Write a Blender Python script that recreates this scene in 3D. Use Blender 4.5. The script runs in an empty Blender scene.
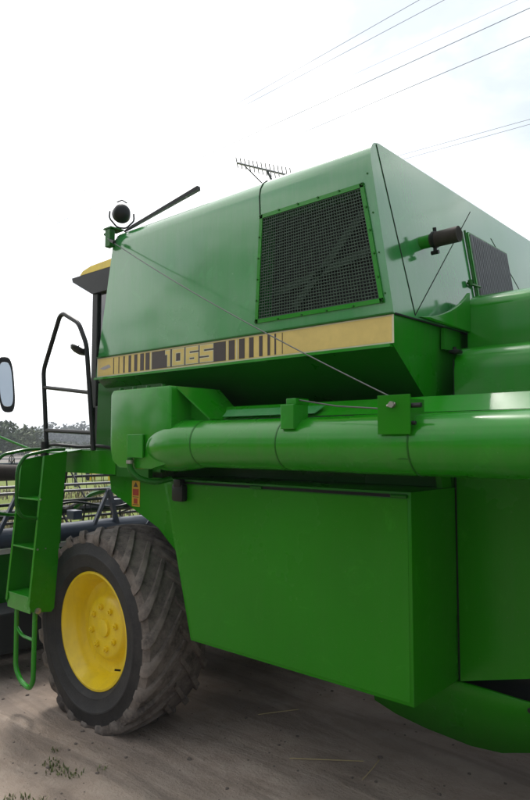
import bpy, bmesh, math, random
from mathutils import Vector, Matrix
R = math.radians
random.seed(7)
S = bpy.context.scene
C = S.collection

# ------------------------------------------------------------------ materials
def nodes(name):
    m = bpy.data.materials.new(name); m.use_nodes = True
    nt = m.node_tree; b = nt.nodes['Principled BSDF']
    return m, nt, b
def nn(nt, t, **k):
    n = nt.nodes.new(t)
    for a, v in k.items():
        if a in n.inputs.keys(): n.inputs[a].default_value = v
        else: setattr(n, a, v)
    return n
def noise(nt, scale, detail=4, rough=.55, stretch=None, dist=0):
    tc = nn(nt, 'ShaderNodeTexCoord')
    n = nn(nt, 'ShaderNodeTexNoise'); n.inputs['Scale'].default_value = scale
    n.inputs['Detail'].default_value = detail; n.inputs['Roughness'].default_value = rough
    n.inputs['Distortion'].default_value = dist
    if stretch:
        mp = nn(nt, 'ShaderNodeMapping'); mp.inputs['Scale'].default_value = stretch
        nt.links.new(tc.outputs['Object'], mp.inputs['Vector']); nt.links.new(mp.outputs['Vector'], n.inputs['Vector'])
    else: nt.links.new(tc.outputs['Object'], n.inputs['Vector'])
    return n
def ramp(nt, src, stops, interp='LINEAR'):
    r = nn(nt, 'ShaderNodeValToRGB'); e = r.color_ramp.elements; r.color_ramp.interpolation = interp
    while len(e) < len(stops): e.new(.5)
    for i, (p, c) in enumerate(stops):
        e[i].position = p; e[i].color = (*c, 1) if not isinstance(c, (int, float)) else (c, c, c, 1)
    nt.links.new(src, r.inputs['Fac']); return r.outputs['Color']
def mix(nt, fac, a, b, mode='MIX'):
    m = nn(nt, 'ShaderNodeMix'); m.data_type = 'RGBA'; m.blend_type = mode
    for s, v in ((0, fac), (6, a), (7, b)):
        if hasattr(v, 'links'): nt.links.new(v, m.inputs[s])
        elif isinstance(v, (int, float)): m.inputs[s].default_value = v
        else: m.inputs[s].default_value = (*v, 1)
    return m.outputs[2]
def bump(nt, b, src, strength, dist=.01, prev=None):
    n = nn(nt, 'ShaderNodeBump'); n.inputs['Strength'].default_value = strength; n.inputs['Distance'].default_value = dist
    nt.links.new(src, n.inputs['Height'])
    if prev: nt.links.new(prev, n.inputs['Normal'])
    nt.links.new(n.outputs['Normal'], b.inputs['Normal']); return n.outputs['Normal']

def paint(name, col, rough=(.16, .42), dust=.25, coat=.6, wave=.35, dustcol=(.14, .15, .10), spec=.5):
    m, nt, b = nodes(name)
    big = noise(nt, 1.3, 5, .6); fine = noise(nt, 38, 6, .7); streak = noise(nt, 5, 5, .65, (2.5, 2.5, .35))
    dull = ramp(nt, streak.outputs['Fac'], [(.42, 0.0), (.75, 1.0)])
    spots = ramp(nt, fine.outputs['Fac'], [(.62, 0.0), (.74, 1.0)])
    varied = mix(nt, big.outputs['Fac'], tuple(c*.82 for c in col), tuple(c*1.18 for c in col))
    f = nn(nt, 'ShaderNodeMath', operation='MULTIPLY'); nt.links.new(dull, f.inputs[0]); f.inputs[1].default_value = dust
    c1 = mix(nt, f.outputs[0], varied, dustcol)
    f2 = nn(nt, 'ShaderNodeMath', operation='MULTIPLY'); nt.links.new(spots, f2.inputs[0]); f2.inputs[1].default_value = dust*.6
    c2 = mix(nt, f2.outputs[0], c1, dustcol)
    sc = noise(nt, 3.1, 9, .78, None, 1.5); sm = ramp(nt, sc.outputs['Fac'], [(.57, 0.0), (.66, .30)])
    c2 = mix(nt, sm, c2, tuple(c*1.5+.012 for c in col))
    dn = noise(nt, 120, 3, .6); dm = ramp(nt, dn.outputs['Fac'], [(.68, 0.0), (.74, .35)])
    c2 = mix(nt, dm, c2, dustcol)
    nt.links.new(c2, b.inputs['Base Color'])
    rr = ramp(nt, big.outputs['Fac'], [(.3, rough[0]), (.7, rough[1])])
    nt.links.new(rr, b.inputs['Roughness'])
    b.inputs['Coat Weight'].default_value = coat; b.inputs['Coat Roughness'].default_value = .10; b.inputs['Specular IOR Level'].default_value = spec
    w = noise(nt, 1.1, 1, .4)
    n1 = bump(nt, b, w.outputs['Fac'], wave, .03)
    n2 = bump(nt, b, fine.outputs['Fac'], .02, .0015, n1)
    nt.links.new(n1, b.inputs['Coat Normal'])
    return m
def plain(name, col, rough=.6, metal=0, var=.25, scale=20, bumps=.15, coat=0):
    m, nt, b = nodes(name)
    n = noise(nt, scale, 6, .65)
    nt.links.new(mix(nt, n.outputs['Fac'], tuple(c*(1-var) for c in col), tuple(min(1, c*(1+var)) for c in col)), b.inputs['Base Color'])
    b.inputs['Roughness'].default_value = rough; b.inputs['Metallic'].default_value = metal
    b.inputs['Coat Weight'].default_value = coat
    if bumps: bump(nt, b, n.outputs['Fac'], bumps, .005)
    return m

GREEN = (.010, .215, .003)
M = {}
M['green'] = paint('green_paint', GREEN, rough=(.12, .34), dust=.12, coat=.22, spec=.35)
M['green_low'] = paint('green_panel_paint', (.013, .185, .0015), rough=(.16, .32), dust=.03, coat=.0, spec=.22)
M['green_chalk_sky'] = paint('weathered_sky_pale_green', (.036, .25, .060), rough=(.10, .30), dust=.20, coat=1.0, wave=.45, dustcol=(.2, .3, .22), spec=.7)  # chalky fading, with pale sky reflection also put into the colour
M['green_dark'] = paint('shaded_green_paint', (.006, .105, .003), rough=(.2, .4), dust=.04, coat=.0, spec=.25)  # darker copy of the green: shade of undersides and recesses in its colour
M['yellow'] = paint('yellow_paint', (.78, .56, .006), rough=(.3, .55), dust=.3, coat=.3, wave=.1, dustcol=(.34, .20, .03))
M['decal_yellow'] = plain('decal_yellow', (.64, .48, .15), .45, var=.20, scale=14, bumps=.05)
M['decal_dark'] = plain('decal_brown', (.045, .030, .028), .4, var=.3, bumps=.05)
M['decal_white'] = plain('decal_cream', (.62, .58, .42), .45, var=.12, bumps=.05)
M['decal_grey'] = plain('decal_grey', (.36, .34, .36), .45, var=.2, bumps=.05)
M['black'] = plain('black_metal', (.008, .009, .009), .4)
M['black'].node_tree.nodes['Principled BSDF'].inputs['Specular IOR Level'].default_value = .3
M['seam'] = plain('seam_gap', (.004, .006, .005), .9)
M['rubber'] = None
M['steel'] = plain('bare_steel', (.32, .31, .29), .4, .8)
M['wire'] = plain('galvanised_wire', (.09, .095, .095), .5, .6)
M['mesh'] = plain('grille_wire', (.030, .060, .038), .6, 0)
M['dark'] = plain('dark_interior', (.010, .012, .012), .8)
M['bluegrey'] = plain('sky_tinted_grey_paint', (.035, .048, .075), .4, coat=.3)  # blue of the sky on the header beam put into the base colour
M['white'] = plain('white_canvas', (.50, .50, .50), .7, var=.04, scale=6)
M['red'] = plain('red_paint', (.32, .03, .02), .4)
M['orange'] = plain('orange_label', (.55, .33, .03), .4, var=.1)
M['pipe'] = plain('sooty_pipe', (.045, .034, .030), .75, .2, var=.5, scale=30, bumps=.4)
M['mirror'] = plain('mirror_glass', (.75, .8, .82), .04, 1, var=0, bumps=0)
M['mirror'].node_tree.nodes['Principled BSDF'].inputs['Roughness'].default_value = .04
M['glass'] = plain('tinted_glass', (.01, .012, .013), .05, 0, var=0, bumps=0, coat=1)
M['greyalu'] = plain('aluminium', (.25, .25, .26), .4, .7)
M['bark'] = plain('bark', (.10, .075, .055), .9, bumps=.5)

def rubber():
    m, nt, b = nodes('tyre_rubber')
    n = noise(nt, 9, 6, .7); f = noise(nt, 60, 4, .6)
    a = ramp(nt, n.outputs['Fac'], [(.38, (.010, .010, .011)), (.66, (.026, .024, .023))])
    c = mix(nt, ramp(nt, f.outputs['Fac'], [(.55, 0.0), (.8, .3)]), a, (.07, .06, .05))
    nt.links.new(c, b.inputs['Base Color']); b.inputs['Roughness'].default_value = .68
    bump(nt, b, f.outputs['Fac'], .35, .006); return m
M['rubber'] = rubber()
def tread():
    m, nt, b = nodes('dusty_tread_rubber')
    n = noise(nt, 7, 6, .7); f = noise(nt, 45, 5, .65)
    a = ramp(nt, n.outputs['Fac'], [(.35, (.048, .040, .036)), (.62, (.17, .142, .122))])
    c = mix(nt, ramp(nt, f.outputs['Fac'], [(.48, 0.0), (.75, .6)]), a, (.19, .16, .13))
    nt.links.new(c, b.inputs['Base Color']); b.inputs['Roughness'].default_value = .85
    bump(nt, b, f.outputs['Fac'], .4, .006); return m
M['tread'] = tread()

def leafmat(name, c1, c2):
    m, nt, b = nodes(name)
    oi = nn(nt, 'ShaderNodeNewGeometry')
    nt.links.new(ramp(nt, oi.outputs['Random Per Island'], [(0, c1), (1, c2)]), b.inputs['Base Color'])
    b.inputs['Roughness'].default_value = .6
    return m
M['leaf_a'] = leafmat('dark_leaves', (.030, .055, .020), (.075, .11, .035))
M['leaf_b'] = leafmat('olive_leaves', (.05, .07, .02), (.11, .14, .05))
M['leaf_c'] = leafmat('grey_leaves', (.045, .055, .035), (.09, .10, .07))
M['weed'] = leafmat('weed_blades', (.06, .085, .02), (.17, .19, .06))
M['straw'] = plain('straw', (.42, .33, .17), .8)

def ground_mat():
    m, nt, b = nodes('packed_dirt')
    tc = nn(nt, 'ShaderNodeTexCoord'); sep = nn(nt, 'ShaderNodeSeparateXYZ'); nt.links.new(tc.outputs['Object'], sep.inputs[0])
    big = noise(nt, .55, 6, .6); med = noise(nt, 4, 7, .68); fine = noise(nt, 60, 6, .75)
    rut = noise(nt, 1.5, 5, .6, (.45, 2.6, 1), 1.2)
    dirt = ramp(nt, med.outputs['Fac'], [(.25, (.30, .235, .185)), (.5, (.43, .345, .282)), (.78, (.52, .44, .37))])
    dirt = mix(nt, ramp(nt, big.outputs['Fac'], [(.35, 0.0), (.65, .45)]), dirt, (.27, .205, .165))
    dirt = mix(nt, ramp(nt, rut.outputs['Fac'], [(.40, .55), (.56, 0.0)]), dirt, (.19, .155, .132))
    dirt = mix(nt, ramp(nt, fine.outputs['Fac'], [(.62, 0.0), (.72, .55)]), dirt, (.06, .05, .042))
    dirt = mix(nt, ramp(nt, fine.outputs['Fac'], [(.26, .45), (.36, 0.0)]), dirt, (.42, .38, .33))
    # grass beyond the dirt yard
    vm = nn(nt, 'ShaderNodeVectorMath', operation='LENGTH'); nt.links.new(tc.outputs['Object'], vm.inputs[0])
    add = nn(nt, 'ShaderNodeMath', operation='MULTIPLY_ADD'); nt.links.new(big.outputs['Fac'], add.inputs[0]); add.inputs[1].default_value = 5; nt.links.new(vm.outputs['Value'], add.inputs[2])
    gf = nn(nt, 'ShaderNodeMapRange'); gf.inputs['From Min'].default_value = 11.5; gf.inputs['From Max'].default_value = 13.5; nt.links.new(add.outputs[0], gf.inputs['Value'])
    g2 = noise(nt, .12, 6, .6)
    grass = ramp(nt, g2.outputs['Fac'], [(.3, (.12, .17, .035)), (.55, (.20, .25, .06)), (.75, (.27, .29, .10))])
    gg = mix(nt, med.outputs['Fac'], grass, (.16, .19, .05))
    nt.links.new(mix(nt, gf.outputs[0], dirt, gg), b.inputs['Base Color'])
    b.inputs['Roughness'].default_value = .95
    b.inputs['Specular IOR Level'].default_value = .2
    n1 = bump(nt, b, rut.outputs['Fac'], .35, .08)
    n2 = bump(nt, b, med.outputs['Fac'], .65, .06, n1)
    bump(nt, b, fine.outputs['Fac'], .9, .014, n2)
    return m
M['ground'] = ground_mat()
def soil(name, a, b_, sc, st=None):
    m, nt, b = nodes(name); n = noise(nt, sc, 6, .65, st)
    nt.links.new(ramp(nt, n.outputs['Fac'], [(.3, a), (.7, b_)]), b.inputs['Base Color']); b.inputs['Roughness'].default_value = .95
    return m
M['hill'] = soil('wooded_hill', (.03, .05, .03), (.09, .11, .06), .02)
M['band'] = soil('ploughed_strip', (.17, .15, .14), (.26, .23, .20), .5)

# ------------------------------------------------------------------ mesh helper
class MB:
    def __init__(s): s.bm = bmesh.new()
    def face(s, pts, mi=0):
        f = s.bm.faces.new([s.bm.verts.new(p) for p in pts]); f.material_index = mi; return f
    def box(s, lo, hi, bev=0):
        g = bmesh.ops.create_cube(s.bm, size=1)
        vs = g['verts']
        for v in vs: v.co = Vector([(lo[i]+hi[i])/2 + v.co[i]*(hi[i]-lo[i]) for i in range(3)])
        if bev:
            es = list({e for v in vs for e in v.link_edges})
            bmesh.ops.bevel(s.bm, geom=es, offset=bev, segments=2, affect='EDGES', profile=.6)
        return s
    def prism(s, pts, off, bev=0):
        """polygon (3d points) extruded by vector off"""
        off = Vector(off); a = [s.bm.verts.new(p) for p in pts]; b = [s.bm.verts.new(Vector(p)+off) for p in pts]
        n = len(pts); fs = [s.bm.faces.new(a), s.bm.faces.new(b[::-1])]
        for i in range(n): fs.append(s.bm.faces.new((a[i], b[i], b[(i+1) % n], a[(i+1) % n])))
        bmesh.ops.recalc_face_normals(s.bm, faces=fs)
        if bev:
            es = list({e for f in fs for e in f.edges})
            bmesh.ops.bevel(s.bm, geom=es, offset=bev, segments=2, affect='EDGES', profile=.6)
        return s
    def loft(s, loops, cap=True, close=True):
        vs = [[s.bm.verts.new(p) for p in l] for l in loops]; n = len(loops[0]); fs = []
        for a, b in zip(vs, vs[1:]):
            for i in range(n if close else n-1): fs.append(s.bm.faces.new((a[i], a[(i+1) % n], b[(i+1) % n], b[i])))
        if cap: fs.append(s.bm.faces.new(vs[0][::-1])); fs.append(s.bm.faces.new(vs[-1]))
        bmesh.ops.recalc_face_normals(s.bm, faces=fs); return s
    def tube(s, pts, r, n=10, fillet=0, cap=True):
        pts = [Vector(p) for p in pts]
        if fillet and len(pts) > 2:
            out = [pts[0]]
            for a, b, c in zip(pts, pts[1:], pts[2:]):
                da = (a-b); dc = (c-b); d = min(fillet, da.length*.45, dc.length*.45)
                p0 = b+da.normalized()*d; p1 = b+dc.normalized()*d
                for k in range(6):
                    t = k/5; out.append(p0*(1-t)**2 + b*2*t*(1-t) + p1*t*t)
            out.append(pts[-1]); pts = out
        rs = r if isinstance(r, (list, tuple)) else [r]*len(pts)
        loops = []; ref = None
        for i, p in enumerate(pts):
            t = (pts[min(i+1, len(pts)-1)]-pts[max(i-1, 0)]).normalized()
            if ref is None: ref = t.orthogonal().normalized()
            ref = (ref - t*ref.dot(t)).normalized(); bi = t.cross(ref)
            loops.append([p+(ref*math.cos(2*math.pi*k/n)+bi*math.sin(2*math.pi*k/n))*rs[i] for k in range(n)])
        return s.loft(loops, cap)
    def lathe(s, prof, c, n=64, closed=False):
        """profile (y offset, radius) turned round the y axis through c"""
        loops = []
        for k in range(n):
            a = 2*math.pi*k/n
            loops.append([Vector((c[0]+r*math.cos(a), c[1]+y, c[2]+r*math.sin(a))) for y, r in prof])
        vs = [[s.bm.verts.new(p) for p in l] for l in loops]; m = len(prof)
        for i in range(n):
            a, b = vs[i], vs[(i+1) % n]
            for j in range(m if closed else m-1):
                s.bm.faces.new((a[j], a[(j+1) % m], b[(j+1) % m], b[j]))
        return s
    def disc(s, c, nrm, r, th, n=24):
        nrm = Vector(nrm).normalized(); c = Vector(c)
        return s.tube([c-nrm*th/2, c+nrm*th/2], r, n)
    def build(s, name, mat, parent=None, smooth=False, loc=None):
        me = bpy.data.meshes.new(name)
        bmesh.ops.recalc_face_normals(s.bm, faces=s.bm.faces) if not getattr(s, 'keep', False) else None
        s.bm.to_mesh(me); s.bm.free()
        for m in (mat if isinstance(mat, list) else [mat]): me.materials.append(m)
        o = bpy.data.objects.new(name, me); C.objects.link(o)
        if smooth:
            for p in me.polygons: p.use_smooth = True
            me.set_sharp_from_angle(angle=R(35))
        if parent:
            o.parent = parent
            r = parent
            if r.type == 'EMPTY': o.location = -r.location
        elif loc:
            me.transform(Matrix.Translation(-Vector(loc))); o.location = loc
        return o
def split_build(m, name, mat, parent, smooth=False):
    m.bm.verts.ensure_lookup_table(); seen = set(); out = []
    for v in list(m.bm.verts):
        if v in seen: continue
        st = [v]; isl = []; seen.add(v)
        while st:
            q = st.pop(); isl.append(q)
            for e in q.link_edges:
                o_ = e.other_vert(q)
                if o_ not in seen: seen.add(o_); st.append(o_)
        ids = {q: i for i, q in enumerate(isl)}; nb = MB(); nv = [nb.bm.verts.new(q.co) for q in isl]
        for f_ in {f_ for q in isl for f_ in q.link_faces}: nb.bm.faces.new([nv[ids[q]] for q in f_.verts])
        out.append(nb.build(name, mat, parent, smooth))
    m.bm.free(); return out
def tag(o, label=None, cat=None, group=None, kind=None):
    for k, v in (('label', label), ('category', cat), ('group', group), ('kind', kind)):
        if v: o[k] = v
    return o
def empty(name, loc):
    e = bpy.data.objects.new(name, None); e.location = loc; e.empty_display_size = .3; C.objects.link(e); return e
def box(name, lo, hi, mat, parent, bev=0): return MB().box(lo, hi, bev).build(name, mat, parent)

# ================================================================== COMBINE HARVESTER
# machine axes: front = -X, its near (left) side = -Y, metres
H = empty('combine_harvester', (-2.6, 3.9, 0))
tag(H, 'large green combine harvester with yellow stripe on its side, parked on dirt', 'combine harvester')

# ---- grain tank --------------------------------------------------
YS = 2.6
def xf(z): return -3.93 + (z-2.31)*.205
def xr(z): return (-1.522 - (z-2.45)*.150) if z > 2.45 else (-1.522 - (2.45-z)*.08)
RO = 3.335
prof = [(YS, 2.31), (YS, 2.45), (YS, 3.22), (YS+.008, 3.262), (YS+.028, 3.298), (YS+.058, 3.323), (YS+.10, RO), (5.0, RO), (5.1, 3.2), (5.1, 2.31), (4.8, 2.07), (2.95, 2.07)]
tk = MB()
front = [Vector((xf(z), y, z)) for y, z in prof]; rear = [Vector((xr(z), y, z)) for y, z in prof]
n = len(prof)
fv = [tk.bm.verts.new(p) for p in front]; rv = [tk.bm.verts.new(p) for p in rear]
for i in range(n):
    if i == 1: continue                      # the flat side face is built round the grille opening
    tk.bm.faces.new((fv[i], fv[(i+1) % n], rv[(i+1) % n], rv[i]))
tk.bm.faces.new(fv)
# rear: upper pale part in two planes
tk.bm.faces.new([rv[1], rv[2], rv[3], rv[4], rv[5], rv[6], rv[7], rv[8], tk.bm.verts.new((xr(2.45), 5.1, 2.45))])
tk.bm.faces.new([rv[0], rv[1], tk.bm.verts.new((xr(2.45), 5.1, 2.45)), rv[9], rv[10], rv[11]])
# side face with hole
gz0, gz1 = 2.515, 3.10
GL = [(-2.345, gz1), (-1.685, gz1), (-1.580, gz0), (-2.38, gz0)]
P = lambda x, z, y=YS: tk.bm.verts.new((x, y, z))
A = [(xf(3.22), 3.22), (xr(3.22), 3.22), (xr(2.45), 2.45), (xf(2.45), 2.45)]
for i in range(4):
    j = (i+1) % 4
    tk.bm.faces.new((P(*A[i]), P(*A[j]), P(*GL[j]), P(*GL[i])))
    tk.bm.faces.new((P(*GL[i]), P(*GL[j]), P(*GL[j], YS+.12), P(*GL[i], YS+.12)))
bmesh.ops.remove_doubles(tk.bm, verts=tk.bm.verts, dist=.0005)
tk.bm.faces.ensure_lookup_table()
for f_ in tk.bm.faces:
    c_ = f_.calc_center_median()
    if c_.z < 2.45: f_.material_index = 2 if c_.x > -1.7 else 1  # underside takes the darker green, its shade painted in
tank = tk.build('grain_tank', [M['green_chalk_sky'], M['green_dark'], M['green']], H, smooth=True)
tag(tank, 'weathered green grain tank with faded upper panels paled by sky reflection')

# folded corner strip at the rear edge, lips and seams
def lineon(name, pts, w, mat, parent, off=(0, -.002, 0)):
    m = MB(); off = Vector(off)
    m.tube([Vector(p)+off for p in pts], w, 6)
    return m.build(name, mat, parent)
m = MB()
m.tube([(-2.355, YS-.001, 3.10), (-2.36, YS-.001, 3.218), (-2.36, YS+.007, 3.263), (-2.36, YS+.027, 3.299), (-2.36, YS+.057, 3.324), (-2.36, YS+.10, RO+.001)], .0035, 6)
m.tube([(xr(3.32), YS+.075, 3.32), (xr(2.47), 2.806, 2.47)], .0035, 6)
m.tube([(xr(2.47), 2.806, 2.47), (xr(3.265), 3.733, 3.265)], .0028, 6)
m.tube([(xr(3.16), 4.0, 3.16), (xr(2.80), 4.47, 2.80)], .0028, 6)
split_build(m, 'panel_seam', M['seam'], tank)
# lip above the stripe and bottom fold
box('fold', (xf(2.45), YS-.012, 2.446), (xr(2.45)-.002, YS-.001, 2.454), M['green_dark'], tank)
box('fold', (xf(2.31)+.0, YS-.014, 2.294), (xr(2.31)-.004, YS+.02, 2.309), M['green'], tank)
m = MB().prism([(xr(2.455)+.001, 2.605, 2.452), (xr(2.455)+.001, 3.5, 2.452), (xr(2.455)+.001, 3.5, 2.444), (xr(2.455)+.001, 2.605, 2.444)], (.008, 0, 0))
m.build('fold', M['seam'], tank)
# rivets along the rear corner and the grille frame
m = MB()
for k in range(4):
    z = 2.55+k*.2; m.disc((xr(z)-.03, YS-.001, z), (0, 1, 0), .0045, .004, 8)
split_build(m, 'rivet', M['green_dark'], tank)
# side grille
gr = MB()
def gx0(z): return -2.345 - (gz1-z)/(gz1-gz0)*.035
def gx1(z): return -1.685 + (gz1-z)/(gz1-gz0)*.105
yy = YS-.004
F = .018
for (x0, z0), (x1, z1) in zip(GL, GL[1:]+GL[:1]):
    d = Vector((x1-x0, 0, z1-z0)).normalized(); u = Vector((-d.z, 0, d.x))*F
    a = Vector((x0, YS-.008, z0)); b = Vector((x1, YS-.008, z1))
    gr.prism([a-u*.7-d*F*.5, b-u*.7+d*F*.5, b+u*.5+d*F*.5, a+u*.5-d*F*.5], (0, .007, 0))
gframe = gr.build('side_grille', M['green'], H)
gm = MB(); NV = 44; NH = 36; w = .0042
for i in range(1, NH):
    z = gz0+(gz1-gz0)*i/NH; gm.box((gx0(z), yy, z-w/2), (gx1(z), yy+.002, z+w/2))
for i in range(1, NV):
    t = i/NV; xt = gx0(gz1)+(gx1(gz1)-gx0(gz1))*t; xb = gx0(gz0)+(gx1(gz0)-gx0(gz0))*t
    gm.prism([(xb-w/2, yy+.0022, gz0), (xb+w/2, yy+.0022, gz0), (xt+w/2, yy+.0022, gz1), (xt-w/2, yy+.0022, gz1)], (0, .002, 0))
gm.build('wire_mesh', M['mesh'], gframe)
m = MB()
for k in range(6):
    t = k/5
    for z in (gz0-.004, gz1+.004):
        m.disc((gx0(z)+(gx1(z)-gx0(z))*t, YS-.010, z), (0, 1, 0), .0055, .006, 8)
    z = gz0+(gz1-gz0)*t
    for x in (gx0(z)-.003, gx1(z)+.003): m.disc((x, YS-.010, z), (0, 1, 0), .0055, .006, 8)
split_build(m, 'screw', M['green_dark'], gframe)
m = MB(); m.prism([(x_, YS+.122, z_) for x_, z_ in ((-2.36, gz1+.01), (-1.68, gz1+.01), (-1.572, gz0-.01), (-2.39, gz0-.01))], (0, .01, 0))
m.build('radiator_core', M['dark'], gframe)
m = MB()
m.prism([(-2.33, YS+.085, 2.66), (-1.62, YS+.085, 2.80), (-1.62, YS+.085, 2.84), (-2.33, YS+.085, 2.70)], (0, .01, 0))
m.prism([(-2.2, YS+.085, 2.60), (-1.75, YS+.085, 3.02), (-1.72, YS+.085, 2.99), (-2.17, YS+.085, 2.57)], (0, .01, 0))
m.build('radiator_brace', M['mesh'], gframe)

# rear grille with upright slats
def rp(y, z, o=.0): return Vector((xr(z)+o, y, z))
rg = MB()
y0, y1, z0, z1 = 3.63, 4.21, 2.66, 3.10
for (ya, za, yb, zb) in ((y0, z0, y0, z1), (y1, z0, y1, z1-.0), (y0, z1, y1, z1), (y0, z0, y1, z0)):
    a, b = rp(ya, za), rp(yb, zb)
    rg.tube([a, b], .011, 4)
rgo = rg.build('rear_grille', M['green'], H)
m = MB()
for k in range(20):
    y = y0+.02+(y1-y0-.04)*k/19
    m.prism([rp(y, z0, .004), rp(y+.003, z0, .016), rp(y+.003, z1, .016), rp(y, z1, .004)], (.001, .003, 0))
m.build('slat', M['greyalu'], rgo)
m = MB(); m.prism([rp(y0, z0, .001), rp(y1, z0, .001), rp(y1, z1, .001), rp(y0, z1, .001)], (.0015, 0, 0)); m.build('backing', M['dark'], rgo)
m = MB(); m.tube([rp(3.57, 3.10, .01), rp(3.58, 2.66, .01)], .007, 8); m.tube([rp(3.48, 2.76, .01), rp(3.62, 2.76, .025)], .007, 8)
m.tube([rp(3.50, 2.745, .02), rp(3.50, 2.78, .02)], .014, 8)
m.build('hinge_rod', M['green_dark'], rgo)

# ---- side stripe with the number ---------------------------------
# positions measured along the stripe in metres from its front end (0) to the rear corner
SF = -3.905
marks = MB(); yel = MB(); cre = MB()
zb, zt = 2.318, 2.438
def stripx(px):
    # linear distance along the machine side for a mark seen px across the stripe
    f = 646.; th = math.atan(724/f)
    vx = -math.cos(th)*f + math.sin(th)*(px-265); vy = math.sin(th)*f + math.cos(th)*(px-265)
    return vx/vy*YS
YD = YS-.0025
def strip(mb, a, b, z0_, z1_, y, th=.001):
    mb.box((stripx(a), y-th, z0_), (stripx(b), y, z1_))
base = MB(); base.box((SF, YD, 2.311), (-1.522, YS-.0005, 2.4445)); stripe = base.build('side_stripe', M['decal_white'], H)
m = MB(); m.box((SF+.01, YD-.001, zb), (-1.532, YD-.0001, zt)); m.build('yellow_band', M['decal_yellow'], stripe)
dk = MB(); bars = [(113, 113.7), (118.2, 119), (123, 124.4), (128.3, 130.8), (134, 137), (140, 143.7), (145.3, 149.4), (151.8, 226), (229, 235), (239.3, 245), (249.5, 254), (259.5, 263), (268, 270.6), (275, 276.6), (282.6, 283.2)]
for a, b in bars: strip(dk, a, b, zb+.004, zt-.004, YD-.0012)
dk.build('dark_bar', M['decal_dark'], stripe)
cr = MB()
for a in (151, 227.5, 237.2): strip(cr, a-.35, a+.35, zb+.002, zt-.002, YD-.0014)
split_build(cr, 'pale_line', M['decal_white'], stripe)
em = MB(); a, b = stripx(99.5), stripx(110.5)
em.prism([(a, YD-.002, 2.370), (a+.05, YD-.002, 2.358), (b, YD-.002, 2.372), (b-.02, YD-.002, 2.392), (a+.06, YD-.002, 2.384)], (0, .0008, 0))
em.build('emblem', M['decal_grey'], stripe)
# digits, outlined blocks: cream outline under yellow strokes
def digit(ch, a, b):
    xa, xb = stripx(a), stripx(b); w = xb-xa; t = w*.27; zl, zh = zb+.012, zt-.010; h = zh-zl; tz = h*.21
    rects = {'1': [(w*.45, 0, w*.80, h), (w*.12, h*.78, w*.5, h)],
             '0': [(0, 0, t, h), (w-t, 0, w, h), (t, 0, w-t, tz), (t, h-tz, w-t, h)],
             '6': [(0, 0, t, h), (w-t, 0, w, h*.6), (t, 0, w-t, tz), (t, h-tz, w, h), (t, h*.6-tz, w-t, h*.6)],
             '5': [(0, h*.40, t, h), (w-t, 0, w, h*.6), (0, 0, w-t, tz), (t, h-tz, w, h), (t, h*.6-tz, w-t, h*.6)]}[ch]
    y = YD-.0036 ; o = MB(); q = MB()
    for i, (x0_, z0_, x1_, z1_) in enumerate(rects):
        e = .0045; dy = i*.00012
        q.box((xa+x0_-e, y+.0010-dy, zl+z0_-e), (xa+x1_+e, y+.0018, zl+z1_+e))
        o.box((xa+x0_, y-dy, zl+z0_), (xa+x1_, y+.0009, zl+z1_))
    od = q.build('digit_outline', M['decal_white'], stripe); o.build('number_digit', M['decal_yellow'], stripe)
digit('1', 164.8, 171.2); digit('0', 172.6, 184); digit('6', 186.2, 198.2); digit('5', 200.4, 213.2)

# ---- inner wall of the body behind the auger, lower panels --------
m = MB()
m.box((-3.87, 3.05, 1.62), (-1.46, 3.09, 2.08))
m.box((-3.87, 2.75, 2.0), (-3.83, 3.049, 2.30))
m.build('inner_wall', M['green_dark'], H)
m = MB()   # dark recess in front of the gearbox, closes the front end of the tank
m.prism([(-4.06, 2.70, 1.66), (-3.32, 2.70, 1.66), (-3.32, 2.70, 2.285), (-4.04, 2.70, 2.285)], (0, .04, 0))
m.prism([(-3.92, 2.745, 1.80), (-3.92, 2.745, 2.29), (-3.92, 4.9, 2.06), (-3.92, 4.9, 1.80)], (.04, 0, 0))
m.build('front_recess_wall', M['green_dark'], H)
# rear-lower continuation of the tank rear face down to the shelf
m = MB().prism([(-1.55, 2.95, 2.066), (-1.55, 3.05, 2.066), (-1.50, 3.05, 1.63), (-1.50, 2.95, 1.63)], (.03, 0, 0))
m.build('corner_post', M['green_low'], H)
# side box with door
bx = MB()
pts = [(-3.172, 1.61), (-2.91, .695), (-1.447, .695), (-1.447, 1.63), (-3.172, 1.63)]
bx.prism([(x, YS, z) for x, z in [(-3.172, 1.63), (-2.905, .695), (-1.447, .695), (-1.447, 1.63)]], (0, .44, 0), .006)
sb = bx.build('side_box', M['green_low'], H, smooth=True)
tag(sb, 'flat green box panel behind the front wheel')
m = MB(); m.prism([(x, YS-.002, z) for x, z in [(-3.135, 1.598), (-2.887, .712), (-1.465, .712), (-1.465, 1.598)]], (0, .0015, 0), .0006)
dr = m.build('door', M['green_low'], sb)
m = MB(); m.box((-2.95, YS-.012, 1.606), (-2.40, YS-.001, 1.618)); m.box((-2.33, YS-.012, 1.604), (-1.53, YS-.001, 1.618))
split_build(m, 'top_shadow_line', M['seam'], sb)  # dark bars paint the tube's shadow along the panel's top edge
m = MB()
for x in (-3.03, -2.37, -1.50): m.tube([(x-.04, YS-.014, 1.612), (x+.04, YS-.014, 1.612)], .009, 8)
split_build(m, 'hinge', M['green_dark'], sb)
m = MB()
m.box((-3.035, YS-.050, 1.50), (-2.935, YS-.002, 1.605), .018); m.box((-3.01, YS-.055, 1.585), (-2.95, YS-.01, 1.635), .01)
m.build('latch', M['black'], H, smooth=True)

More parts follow.
